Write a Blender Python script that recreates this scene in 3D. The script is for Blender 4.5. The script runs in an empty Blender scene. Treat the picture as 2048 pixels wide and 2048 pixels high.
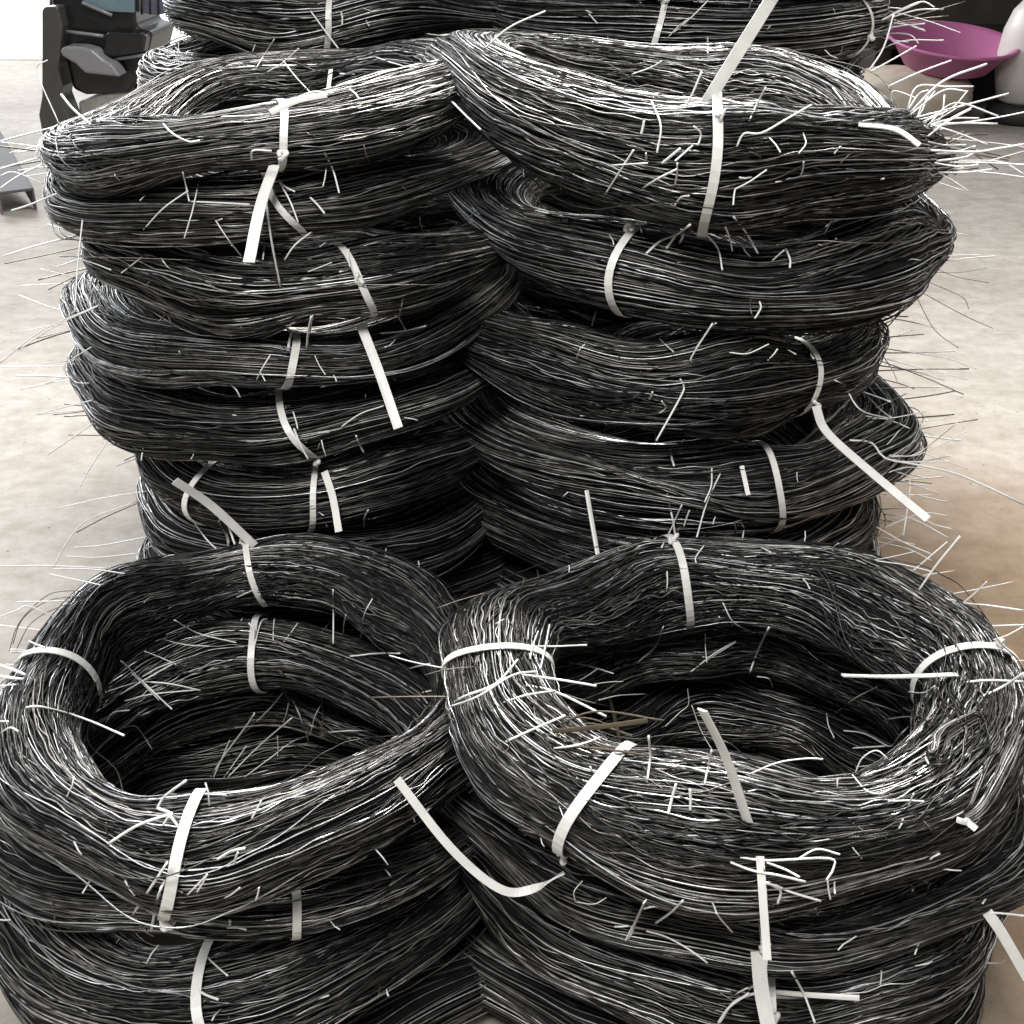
import bpy, math, random
import numpy as np
from mathutils import Vector, noise as mnoise

scene = bpy.context.scene
PI = math.pi
EYE = 1.0            # camera height above the floor, metres

# ------------------------------------------------------------------ camera
cam_d = bpy.data.cameras.new("camera")
cam = bpy.data.objects.new("camera", cam_d)
scene.collection.objects.link(cam)
scene.camera = cam
cam.location = (0, 0, EYE)
cam.rotation_euler = (math.radians(60), 0, 0)
cam_d.sensor_width = 36
cam_d.angle = math.radians(50)
cam_d.clip_end = 100
cam_d.clip_start = 0.02
cam_d.dof.use_dof = False
cam_d.dof.focus_distance = 1.15
cam_d.dof.aperture_fstop = 11

# ------------------------------------------------------------------ light
world = bpy.data.worlds.new("World")
scene.world = world
world.use_nodes = True
wn, wl = world.node_tree.nodes, world.node_tree.links
wn.clear()
w_out = wn.new("ShaderNodeOutputWorld")
w_bg = wn.new("ShaderNodeBackground")
w_tc = wn.new("ShaderNodeTexCoord")
w_dot = wn.new("ShaderNodeVectorMath"); w_dot.operation = 'DOT_PRODUCT'
dv = Vector((-0.62, 0.70, 0.36)).normalized()
w_dot.inputs[1].default_value = dv
w_mr = wn.new("ShaderNodeMapRange"); w_mr.interpolation_type = 'SMOOTHSTEP'
w_mr.inputs["From Min"].default_value = 0.15
w_mr.inputs["From Max"].default_value = 0.95
w_mr.inputs["To Min"].default_value = 0.12
w_mr.inputs["To Max"].default_value = 1.1
w_bg.inputs["Color"].default_value = (0.95, 0.975, 1.0, 1)
wl.new(w_tc.outputs["Generated"], w_dot.inputs[0])
wl.new(w_dot.outputs["Value"], w_mr.inputs["Value"])
wl.new(w_mr.outputs["Result"], w_bg.inputs["Strength"])
wl.new(w_bg.outputs["Background"], w_out.inputs["Surface"])


def area_light(name, loc, target, sx, sy, power, col):
    d = bpy.data.lights.new(name, 'AREA')
    d.shape = 'RECTANGLE'; d.size = sx; d.size_y = sy
    d.energy = power; d.color = col
    o = bpy.data.objects.new(name, d)
    scene.collection.objects.link(o)
    o.location = loc
    o.rotation_euler = (Vector(target) - Vector(loc)).to_track_quat('-Z', 'Y').to_euler()
    return o


area_light("doorway_light", (-4.2, 5.6, 3.4), (0, 1.1, 0.4), 2.4, 1.6, 125, (0.86, 0.93, 1.0))
area_light("yard_light", (-4.6, 10.0, 4.0), (-3.2, 7.4, 0), 3.0, 3.0, 760, (1.0, 1.0, 1.0))
area_light("roof_light", (0.2, 2.5, 2.9), (0.1, 0.8, 0.3), 1.5, 0.5, 175, (1.0, 0.98, 0.95))
area_light("front_fill_light", (-0.4, -0.6, 2.9), (0.0, 1.2, 0.3), 1.0, 0.6, 80, (1.0, 0.985, 0.96))  # unseen fill lamp added above the camera to brighten straps and wire ends
area_light("right_side_light", (3.2, 2.6, 2.4), (0.6, 1.2, 0.3), 1.0, 1.0, 30, (1.0, 0.97, 0.93))  # area lamp from the right, its source unseen

vs = scene.view_settings
scene.display_settings.display_device = 'sRGB'
vs.view_transform = 'Standard'
vs.look = 'None'
vs.exposure = 0.0
vs.gamma = 1.0
vs.use_curve_mapping = False
scene.cycles.max_bounces = 5
scene.cycles.diffuse_bounces = 3
scene.cycles.glossy_bounces = 3
scene.cycles.caustics_reflective = False
scene.cycles.caustics_refractive = False


# ------------------------------------------------------------------ materials
def new_mat(name):
    m = bpy.data.materials.new(name)
    m.use_nodes = True
    nt = m.node_tree
    return m, nt, nt.nodes["Principled BSDF"]


def simple(name, col, rough=0.5, metal=0.0, bump=0.0, scale=40.0, var=0.15, spec=0.5):
    m, nt, b = new_mat(name)
    n, l = nt.nodes, nt.links
    tc = n.new("ShaderNodeTexCoord")
    nz = n.new("ShaderNodeTexNoise"); nz.inputs["Scale"].default_value = scale
    nz.inputs["Detail"].default_value = 6
    l.new(tc.outputs["Object"], nz.inputs["Vector"])
    r = n.new("ShaderNodeValToRGB")
    r.color_ramp.elements[0].position = 0.3; r.color_ramp.elements[1].position = 0.7
    r.color_ramp.elements[0].color = [c * (1 - var) for c in col] + [1]
    r.color_ramp.elements[1].color = [min(1, c * (1 + var)) for c in col] + [1]
    l.new(nz.outputs["Fac"], r.inputs["Fac"])
    l.new(r.outputs["Color"], b.inputs["Base Color"])
    b.inputs["Roughness"].default_value = rough
    b.inputs["Metallic"].default_value = metal
    b.inputs["Specular IOR Level"].default_value = spec
    if bump:
        bp = n.new("ShaderNodeBump"); bp.inputs["Strength"].default_value = bump
        bp.inputs["Distance"].default_value = 0.002
        l.new(nz.outputs["Fac"], bp.inputs["Height"]); l.new(bp.outputs["Normal"], b.inputs["Normal"])
    return m


def wire_material():
    m, nt, b = new_mat("black_steel_wire")
    n, l = nt.nodes, nt.links
    at = n.new("ShaderNodeAttribute"); at.attribute_name = "tone"
    r = n.new("ShaderNodeValToRGB")
    cr = r.color_ramp
    cr.elements[0].position = 0.0; cr.elements[0].color = (0.03, 0.03, 0.033, 1)
    cr.elements[1].position = 1.0; cr.elements[1].color = (0.92, 0.91, 0.89, 1)
    for p, c in ((0.3, (0.06, 0.058, 0.056)), (0.5, (0.14, 0.135, 0.13)), (0.7, (0.36, 0.345, 0.325)), (0.86, (0.58, 0.595, 0.62))):
        e = cr.elements.new(p); e.color = (*c, 1)
    l.new(at.outputs["Fac"], r.inputs["Fac"])
    tc = n.new("ShaderNodeTexCoord")
    nz = n.new("ShaderNodeTexNoise"); nz.inputs["Scale"].default_value = 90; nz.inputs["Detail"].default_value = 2
    l.new(tc.outputs["Object"], nz.inputs["Vector"])
    mr = n.new("ShaderNodeMapRange")
    mr.inputs["From Min"].default_value = 0.35; mr.inputs["From Max"].default_value = 0.7
    mr.inputs["To Min"].default_value = 0.7; mr.inputs["To Max"].default_value = 1.3
    l.new(nz.outputs["Fac"], mr.inputs["Value"])
    mx = n.new("ShaderNodeVectorMath"); mx.operation = 'SCALE'
    l.new(r.outputs["Color"], mx.inputs[0]); l.new(mr.outputs["Result"], mx.inputs["Scale"])
    l.new(mx.outputs["Vector"], b.inputs["Base Color"])
    b.inputs["Metallic"].default_value = 0.9
    b.inputs["Roughness"].default_value = 0.45
    return m


M_WIRE = wire_material()
M_CORE = simple("gap_shade_core", (0.008, 0.008, 0.008), 0.8, 0.0, spec=0.1)  # solid near-black core: shade between the turns put into its colour
M_TIE = simple("white_plastic_strap", (0.78, 0.77, 0.73), 0.35, 0.0, 0.15, 60, 0.08)
M_BRIGHT = simple("glint_white_wire", (0.88, 0.88, 0.87), 0.4, 0.0, var=0.05)  # white base colour stands in for light caught by the wire ends
M_DULL = simple("dull_dark_wire", (0.16, 0.14, 0.12), 0.4, 0.7, var=0.3)
M_STRAW = simple("brown_dry_straw", (0.10, 0.078, 0.05), 0.7, 0.0, var=0.3)


# ------------------------------------------------------------------ mesh helpers
def link(o, parent=None):
    scene.collection.objects.link(o)
    if parent is not None:
        o.parent = parent
    return o


def quads_mesh(name, co, quads, mat, smooth=True, tone=None):
    me = bpy.data.meshes.new(name)
    co = np.ascontiguousarray(co, dtype=np.float32).reshape(-1, 3)
    quads = np.ascontiguousarray(quads, dtype=np.int32).reshape(-1, 4)
    me.vertices.add(len(co)); me.vertices.foreach_set("co", co.ravel())
    me.loops.add(quads.size); me.loops.foreach_set("vertex_index", quads.ravel())
    me.polygons.add(len(quads))
    me.polygons.foreach_set("loop_start", np.arange(0, quads.size, 4, dtype=np.int32))
    if smooth:
        me.polygons.foreach_set("use_smooth", np.ones(len(quads), dtype=bool))
    if tone is not None:
        at = me.attributes.new("tone", 'FLOAT', 'POINT')
        at.data.foreach_set("value", np.ascontiguousarray(tone, dtype=np.float32))
    me.update(calc_edges=True)
    me.materials.append(mat)
    return me


def poly_obj(name, verts, faces, mat, parent=None, smooth=False, bevel=0.0):
    me = bpy.data.meshes.new(name)
    me.from_pydata([tuple(v) for v in verts], [], faces)
    me.update()
    if smooth:
        me.polygons.foreach_set("use_smooth", [True] * len(me.polygons))
    me.materials.append(mat)
    o = link(bpy.data.objects.new(name, me), parent)
    if bevel:
        md = o.modifiers.new("bevel", 'BEVEL'); md.width = bevel; md.segments = 3; md.limit_method = 'ANGLE'
    return o


def frames(P):
    T = np.gradient(P, axis=0)
    T /= np.linalg.norm(T, axis=1)[:, None] + 1e-12
    ref = np.array([0.13, 0.21, 0.97]) if abs(T[:, 2]).mean() < 0.8 else np.array([0.97, 0.2, 0.1])
    A = np.cross(T, ref); A /= np.linalg.norm(A, axis=1)[:, None] + 1e-12
    B = np.cross(T, A)
    return T, A, B


def tube_obj(name, pts, rad, mat, parent=None, sides=6, rad2=None):
    """rod through pts with closed ends"""
    P = np.array(pts, dtype=float)
    T, A, B = frames(P)
    n = len(P)
    R = np.linspace(rad, rad if rad2 is None else rad2, n)
    V = []
    for k in range(sides):
        a = 2 * PI * k / sides
        V.append(P + (A * math.cos(a) + B * math.sin(a)) * R[:, None])
    V = np.stack(V, 1).reshape(-1, 3)
    F = []
    for i in range(n - 1):
        for k in range(sides):
            F.append((i * sides + k, i * sides + (k + 1) % sides, (i + 1) * sides + (k + 1) % sides, (i + 1) * sides + k))
    F.append(tuple(range(sides))[::-1]); F.append(tuple((n - 1) * sides + k for k in range(sides)))
    return poly_obj(name, V, F, mat, parent, smooth=True)


def smooth_path(pts, n=24):
    """Catmull-Rom through control points"""
    P = [np.array(p, dtype=float) for p in pts]
    if len(P) == 2:
        return [P[0] + (P[1] - P[0]) * t for t in np.linspace(0, 1, 4)]
    P = [2 * P[0] - P[1]] + P + [2 * P[-1] - P[-2]]
    out = []
    seg = len(P) - 3
    for i in range(seg):
        for t in np.linspace(0, 1, max(3, n // seg), endpoint=(i == seg - 1)):
            a, b, c, d = P[i:i + 4]
            out.append(0.5 * ((2 * b) + (c - a) * t + (2 * a - 5 * b + 4 * c - d) * t * t + (3 * b - a - 3 * c + d) * t ** 3))
    return out


def ribbon_obj(name, pts, wdir, width, thick, mat, parent=None, closed=False):
    """flat strap: path pts, wdir = direction across the strap at each point"""
    P = np.array(pts, dtype=float); n = len(P)
    if closed:
        T = np.roll(P, -1, 0) - np.roll(P, 1, 0)
    else:
        T = np.gradient(P, axis=0)
    T /= np.linalg.norm(T, axis=1)[:, None] + 1e-12
    W = np.array(wdir, dtype=float)
    if W.ndim == 1:
        W = np.repeat(W[None], n, 0)
    W = W - T * (W * T).sum(1)[:, None]
    W /= np.linalg.norm(W, axis=1)[:, None] + 1e-12
    N = np.cross(T, W)
    hw, ht = width / 2, thick / 2
    prof = [(-hw, -ht), (-hw, ht), (-hw * .3, ht * 1.8), (hw * .3, ht * 1.8), (hw, ht), (hw, -ht)]
    k = len(prof)
    V = np.stack([P + W * x + N * y for x, y in prof], 1).reshape(-1, 3)
    F = []
    for i in range(n if closed else n - 1):
        j = (i + 1) % n
        for q in range(k):
            F.append((i * k + q, i * k + (q + 1) % k, j * k + (q + 1) % k, j * k + q))
    if not closed:
        F.append(tuple(range(k))[::-1]); F.append(tuple((n - 1) * k + q for q in range(k)))
    return poly_obj(name, V, F, mat, parent, smooth=False)


# ------------------------------------------------------------------ wire coils
class Coil:
    """A bundle of wire turns: ring of radius (rx, ry), section half-width a, half-height b.
    h = metres below eye level.  squash = [(phi, spread, dz, bscale, dr)], pinch = [(phi, spread, scale)]"""

    def __init__(s, cx, cy, h, rx, ry, a, b, squash=(), pinch=(), tilt=(0, 0), seed=1, wob=1.0):
        s.c = (cx, cy, EYE - h); s.rx, s.ry, s.a, s.b = rx, ry, a, b
        s.squash, s.pinch, s.tilt = list(squash), list(pinch), tilt
        r = np.random.RandomState(seed)
        s.hz = [(k, r.uniform(-1, 1) * 0.0085 * wob / k ** .5, r.uniform(0, 6.28)) for k in (2, 3, 4, 5)]
        s.hr = [(k, r.uniform(-1, 1) * 0.024 * wob / k ** .5, r.uniform(0, 6.28)) for k in (2, 3, 5, 7)]
        s.ha = [(k, r.uniform(-1, 1) * 0.12, r.uniform(0, 6.28)) for k in (2, 3, 5, 8)]
        s.hb = [(k, r.uniform(-1, 1) * 0.12, r.uniform(0, 6.28)) for k in (2, 4, 5, 7)]

    @staticmethod
    def wrapd(p, q):
        return (p - q + PI) % (2 * PI) - PI

    def axis(s, phi):
        e = 1 + sum(A * np.cos(k * phi + o) for k, A, o in s.hr)
        z = s.c[2] + sum(A * np.cos(k * phi + o) for k, A, o in s.hz)
        a = s.a * (1 + sum(A * np.cos(k * phi + o) for k, A, o in s.ha))
        b = s.b * (1 + sum(A * np.cos(k * phi + o) for k, A, o in s.hb))
        dr = 0 * phi
        for (p, w, dz, bs, d) in s.squash:
            g = np.exp(-(s.wrapd(phi, p) / w) ** 2)
            z = z + dz * g; b = b * (1 + (bs - 1) * g); dr = dr + d * g
        for (p, w, sc) in s.pinch:
            g = np.exp(-(s.wrapd(phi, p) / w) ** 2)
            a = a * (1 + (sc - 1) * g); b = b * (1 + (sc - 1) * g)
        x = s.c[0] + (s.rx * e + dr) * np.cos(phi)
        y = s.c[1] + (s.ry * e + dr) * np.sin(phi)
        z = z + s.tilt[0] * (x - s.c[0]) + s.tilt[1] * (y - s.c[1])
        return x, y, z, a, b

    def pos(s, phi, rho, th):
        x, y, z, a, b = s.axis(phi)
        d = a * rho * np.cos(th)
        # blunt the section a little: bundles are packed flat where they lie on each other
        return np.stack([x + d * np.cos(phi), y + d * np.sin(phi), z + b * rho * np.sin(th)], -1)


def wire_strands(coil, n, npts, rad, seed, loose=0.04, wiggle=1.0):
    r = np.random.RandomState(seed)
    phi = np.linspace(0, 2 * PI, npts, endpoint=False)[None]
    circ = 2 * PI * math.sqrt((coil.a ** 2 + coil.b ** 2) / 2)
    no = min(int(n * .6), int(circ / (rad * 2.9)))                     # outer layer: turns lying side by side
    nc = max(8, n // 14)

    def harm(m, ks, amp, p=0.7):
        out = np.zeros((m, npts))
        for k in ks:
            out += r.normal(0, 1, (m, 1)) * amp / k ** p * np.cos(k * phi + r.uniform(0, 2 * PI, (m, 1)))
        return out
    t0 = (np.arange(n) / no * 2 * PI + r.normal(0, .42, n) * 2 * PI / no)[:, None]
    flow = np.zeros((n, npts)); lift = np.zeros((n, npts))
    for k in (1, 2, 3, 4, 5):
        for m in (1, 2, 3):
            flow += r.normal(0, .085) / (k * m) ** .5 * np.cos(k * phi + m * t0 + r.uniform(0, 6.28))
    for k in (1, 2, 3, 4):
        for m in (3, 5, 8):
            lift += r.normal(0, .016) * np.cos(k * phi + m * t0 + r.uniform(0, 6.28))
    th = t0 + flow + harm(n, (1, 2, 3, 5, 8, 12), 0.032)
    rho = 0.955 + lift + r.normal(0, .012, (n, 1)) + harm(n, (2, 3, 5, 7), 0.008)
    # below and across them: looser locks of wire that wander together
    cth = r.uniform(0, 2 * PI, nc); crho = r.uniform(0.84, 0.93, nc)
    lock = r.randint(0, nc, n)
    cw = harm(nc, (1, 2, 3, 4), 0.30); cr = harm(nc, (1, 2, 3, 5), 0.05)
    th2 = cth[lock][:, None] + r.normal(0, 0.15, (n, 1)) + cw[lock] + harm(n, (1, 2, 3, 4, 6, 8), 0.07)
    rho2 = crho[lock][:, None] + r.normal(0, 0.04, (n, 1)) + cr[lock] + harm(n, (2, 3, 5, 7), 0.03)
    th[no:] = th2[no:]; rho[no:] = rho2[no:]
    free = (r.uniform(0, 1, n) < 0.05)
    th[free] = th[free] + harm(free.sum(), (1, 2, 3, 4), 0.35); rho[free] += 0.03
    # kinks
    env = 0.5 + 0.5 * np.sin(3 * phi + r.uniform(0, 6, (n, 1)))
    kk = np.zeros((n, npts)); kk2 = np.zeros((n, npts))
    top = npts // 5
    for k in (top // 3, top // 2, int(top * .7), top):
        kk += np.cos(k * phi + r.uniform(0, 6.28, (n, 1))) * r.uniform(0, 1, (n, 1))
        kk2 += np.cos(k * phi + r.uniform(0, 6.28, (n, 1))) * r.uniform(0, 1, (n, 1))
    th += kk * env * 0.029 * wiggle
    rho += kk2 * env * 0.018 * wiggle
    rho = np.clip(rho, 0.45, 1.06)
    # a few turns bow out of the bundle
    lo = np.where(r.uniform(0, 1, n) < loose)[0]
    for i in lo:
        p0 = r.uniform(0, 2 * PI); w = r.uniform(0.2, 0.6)
        rho[i] += r.uniform(0.08, 0.45) * np.exp(-(Coil.wrapd(phi[0], p0) / w) ** 2)
    P = coil.pos(phi, rho, th)                       # n, npts, 3
    T = np.roll(P, -1, 1) - np.roll(P, 1, 1)
    T /= np.linalg.norm(T, axis=2)[..., None] + 1e-9
    Rd = np.stack([np.cos(phi), np.sin(phi), 0 * phi], -1)
    A = Rd - T * (T * Rd).sum(2)[..., None]
    A /= np.linalg.norm(A, axis=2)[..., None]
    B = np.cross(T, A)
    rr = rad * r.uniform(0.85, 1.15, (n, 1, 1))
    rot = r.uniform(0, 6.28, (n, 1, 1))
    V = np.stack([P + (A * np.cos(rot + q) + B * np.sin(rot + q)) * rr for q in (0, 2.0944, 4.18879)], 2)
    idx = np.arange(n * npts * 3).reshape(n, npts, 3)
    nx = np.roll(idx, -1, 1)
    Q = np.stack([np.stack([idx[..., k], nx[..., k], nx[..., (k + 1) % 3], idx[..., (k + 1) % 3]], -1) for k in range(3)], 2)
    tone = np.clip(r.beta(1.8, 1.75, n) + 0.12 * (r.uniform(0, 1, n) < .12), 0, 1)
    tone[no:] *= 0.62  # under layer darkened: shade between the outer turns put into its tone
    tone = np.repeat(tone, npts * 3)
    return V, Q, tone


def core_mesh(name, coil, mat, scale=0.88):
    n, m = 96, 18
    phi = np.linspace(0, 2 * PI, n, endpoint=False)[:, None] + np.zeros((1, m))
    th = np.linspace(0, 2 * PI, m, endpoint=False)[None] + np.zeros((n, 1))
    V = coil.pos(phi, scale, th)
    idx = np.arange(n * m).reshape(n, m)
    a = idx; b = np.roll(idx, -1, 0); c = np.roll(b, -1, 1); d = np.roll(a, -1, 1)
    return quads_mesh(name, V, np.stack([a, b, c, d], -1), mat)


CO = {}


def build_coil(key, coil, label, group, n=380, npts=150, rad=0.0009, seed=None, **kw):
    seed = seed or (sum(ord(ch) * (i + 3) for i, ch in enumerate(key)) % 9973)
    V, Q, tone = wire_strands(coil, n, npts, rad, seed, **kw)
    root = bpy.data.objects.new("wire_coil", None)
    root.empty_display_size = 0.05
    link(root)
    root.location = (coil.c[0], coil.c[1], coil.c[2] - coil.b)
    root["label"] = label; root["category"] = "wire coil"; root["group"] = group
    off = np.array(root.location)
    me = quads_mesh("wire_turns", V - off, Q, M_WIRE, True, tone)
    link(bpy.data.objects.new("wire_turns", me), root)
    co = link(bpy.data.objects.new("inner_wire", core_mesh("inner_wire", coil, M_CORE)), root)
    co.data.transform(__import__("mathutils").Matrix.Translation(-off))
    CO[key] = (coil, root, off)
    return root


def strap(key, phi, slant=0.0, width=0.009, scale=1.03, knot=None, mat=None):
    """plastic strap round the bundle at angle phi; slant shifts phi round the section; knot = section angle"""
    coil, root, off = CO[key]
    t = np.linspace(0, 2 * PI, 40, endpoint=False)
    ph = phi + slant * np.sin(t) + 0.006 * np.sin(3 * t + phi * 7)
    width *= .74
    P = coil.pos(ph, scale + 0.015 * np.sin(2 * t + phi * 5), t)
    tan = coil.pos(np.array([phi + .02]), 0.0, np.array([0.0])) - coil.pos(np.array([phi - .02]), 0.0, np.array([0.0]))
    tan = tan[0] / np.linalg.norm(tan[0])
    o = ribbon_obj("strap", P - off, tan, width, 0.0011, mat or M_TIE, root, closed=True)
    if knot is not None:
        c = coil.pos(np.array([phi + slant * math.sin(knot)]), scale + .06, np.array([knot]))[0] - off
        rr = random.Random(int(phi * 1000) + 5)
        pts = [c + np.array([rr.uniform(-1, 1), rr.uniform(-1, 1), rr.uniform(-1, 1)]) * 0.005 for _ in range(6)]
        tube_obj("knot", smooth_path(pts, 30), 0.0024, mat or M_TIE, o)
    return o


def tail(key, pts, width=0.009, wdir=(1, 0, 0), thick=0.0012, mat=None, name="strap_tail"):
    coil, root, off = CO[key]
    P = np.array(smooth_path(pts, 28)) - off
    return ribbon_obj(name, P, wdir, width, thick, mat or M_TIE, root)


ROWS = "wire coils stacked in pairs"
G = ROWS
# ---- squash helpers: where left and right stacks interlock, left bundles lie low, right bundles high
def LQ(dz=-0.012, bs=0.55, dr=0.01, w=0.55): return (0.0, w, dz, bs, dr)
def RQ(dz=0.014, bs=0.55, dr=0.01, w=0.55): return (PI, w, dz, bs, dr)

#   key: cx, cy, h, rx, ry, a, b, squash, pinch, tilt, n, npts, rad
SPEC = {
    # front row
    "AL1": (-.253, .834, .676, .188, .205, 0.039, 0.0470, [LQ(-.025, .7, .02), (1.57, .8, .0, .8, 0), (4.5, .9, .002, 1.04, .008)], [(PI, .2, .9), (4.42, .2, .86)], (0, 0), 577, 240, .00074),
    "AR1": (.205, .805, .655, .222, .180, 0.054, 0.0500, [RQ(.02, .75, .0), (1.57, .9, 0, .92, 0), (4.6, .9, 0, 1.05, .004)], [(PI, .2, .85), (.0, .2, .85), (4.0, .2, .9)], (0, 0), 714, 240, .00074),
    "AL2": (-.285, .832, .772, .214, .168, 0.048, 0.0360, [LQ(dr=.03, bs=.5)], [(4.6, .2, .88)], (0, 0), 358, 220, .00075),
    "AR2": (.235, .835, .766, .232, .196, 0.054, 0.0375, [RQ(dr=.04, bs=.5)], [(4.9, .2, .88)], (0, 0), 424, 220, .00075),
    "AL3": (-.290, .848, .862, .224, .212, 0.053, 0.0387, [LQ(dr=.03, bs=.55, w=.5)], [(4.45, .2, .88)], (0, 0), 358, 220, .00075),
    "AR3": (.245, .832, .860, .212, .205, 0.053, 0.0423, [RQ(dr=.06, bs=.5, w=.5)], [(4.8, .2, .88)], (0, 0), 380, 220, .00075),
    "AL4": (-.280, .855, .953, .225, .215, 0.045, 0.0396, [LQ(dr=.10, bs=.6, w=.6)], [], (0, 0), 169, 110, .00080),
    "AR4": (.240, .815, .955, .21, .19, 0.045, 0.0387, [RQ(dr=.10, bs=.95, w=.6)], [], (0, 0), 169, 110, .00080),
    # second row
    "BL1": (-.283, 1.31, .228, .190, .205, 0.056, 0.0340, [LQ(.006, .95, .03), (PI, .6, -.006, .7, -.005)], [(4.5, .2, .9)], (.12, .0), 412, 180, .00075),
    "BL2": (-.285, 1.31, .290, .200, .205, 0.050, 0.0306, [LQ(.018, .38, .05, .7), (PI, .5, 0, .75, 0)], [(4.5, .2, .9)], (.03, 0), 286, 170, .00080),
    "BL3": (-.250, 1.31, .368, .196, .205, 0.050, 0.0441, [LQ(.020, .32, .05, .75), (PI, .5, 0, .7, 0)], [(4.9, .2, .9)], (0, 0), 377, 180, .00075),
    "BL4": (-.290, 1.31, .450, .200, .205, 0.050, 0.0342, [LQ(.024, .36, .06, .75)], [(4.6, .2, .9)], (0, 0), 320, 170, .00075),
    "BL5": (-.293, 1.31, .527, .203, .205, 0.050, 0.0387, [LQ(.032, .34, .07, .75)], [(4.6, .2, .9)], (0, 0), 343, 170, .00075),
    "BL6": (-.253, 1.31, .612, .192, .205, 0.050, 0.0387, [LQ(.014, .4, .04, .6)], [(4.7, .2, .9)], (0, 0), 307, 170, .00080),
    "BL7": (-.253, 1.31, .700, .192, .205, 0.050, 0.0378, [LQ(-.01, .5, .02)], [], (0, 0), 204, 120, .00080),
    "BL8": (-.262, 1.31, .787, .192, .205, 0.050, 0.0378, [LQ(0, .8, .04)], [], (0, 0), 131, 90, .00080),
    "BL9": (-.255, 1.31, .872, .192, .205, 0.050, 0.0378, [LQ(0, .8, .04)], [], (0, 0), 131, 90, .00080),
    "BL10": (-.250, 1.31, .955, .192, .205, 0.050, 0.0369, [LQ(0, .8, .04)], [], (0, 0), 131, 90, .00080),
    "BR1": (.217, 1.31, .240, .215, .210, 0.060, 0.0560, [RQ(.052, .55, .05, .6), (1.57, .8, .012, .8, 0), (0, .55, -.018, .5, .015)], [(5.0, .2, .9), (.1, .25, .75)], (-.05, 0), 492, 180, .00075),
    "BR2": (.249, 1.31, .363, .214, .205, 0.053, 0.0495, [RQ(.036, .34, .06, .75), (0, .5, 0, .8, 0)], [(4.75, .2, .9)], (0, 0), 412, 180, .00075),
    "BR3": (.190, 1.31, .482, .218, .205, 0.053, 0.0558, [RQ(.044, .36, .04, .75), (0, .5, .0, .8, 0)], [(5.3, .2, .85)], (0, 0), 448, 180, .00075),
    "BR4": (.243, 1.31, .610, .212, .205, 0.053, 0.0504, [RQ(.030, .38, .07, .75)], [(5.2, .2, .9)], (0, 0), 389, 170, .00075),
    "BR5": (.225, 1.31, .712, .212, .205, 0.053, 0.0414, [RQ(.012, .5, .07)], [], (0, 0), 204, 120, .00080),
    "BR6": (.235, 1.31, .808, .212, .205, 0.053, 0.0423, [RQ(0, .8, .04)], [], (0, 0), 131, 90, .00080),
    "BR7": (.230, 1.31, .903, .212, .205, 0.053, 0.0414, [RQ(0, .8, .04)], [], (0, 0), 131, 90, .00080),
    "BR8": (.232, 1.31, .968, .205, .205, 0.053, 0.0252, [RQ(0, .8, .04)], [], (0, 0), 131, 90, .00080),
    # third row
    "CL1": (-.262, 1.86, .015, .18, .21, 0.048, 0.0342, [LQ(dr=.05)], [], (0, 0), 223, 120, .00095),
    "CL2": (-.262, 1.86, .085, .18, .21, 0.048, 0.0324, [LQ(dr=.05)], [], (0, 0), 245, 130, .00095),
    "CL3": (-.275, 1.86, .170, .20, .21, 0.048, 0.0396, [LQ(dr=.05)], [(4.8, .2, .9)], (0, 0), 268, 140, .00095),
    "CL4": (-.300, 1.86, .268, .235, .21, 0.048, 0.0450, [LQ(dr=.05)], [(4.8, .2, .9)], (0, 0), 290, 140, .00095),
    "CR1": (.285, 1.86, .015, .25, .21, 0.048, 0.0360, [RQ(dr=.05)], [], (0, 0), 223, 120, .00095),
    "CR2": (.285, 1.86, .100, .25, .21, 0.048, 0.0387, [RQ(dr=.05)], [(4.8, .2, .9)], (0, 0), 268, 140, .00095),
    "CR3": (.275, 1.86, .190, .25, .21, 0.048, 0.0432, [RQ(dr=.05)], [], (0, 0), 268, 140, .00095),
}
for i_ in range(6):      # lower coils of the third row, down to the floor
    SPEC["CL%d" % (i_ + 5)] = (-.28, 1.86, .372 + .115 * i_, .21, .21, .048, .058, [LQ(dr=.03)], [], (0, 0), 110, 90, .0014)
    SPEC["CR%d" % (i_ + 4)] = (.28, 1.86, .300 + .128 * i_, .235, .21, .048, .064, [RQ(dr=.03)], [], (0, 0), 110, 90, .0014)
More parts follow.
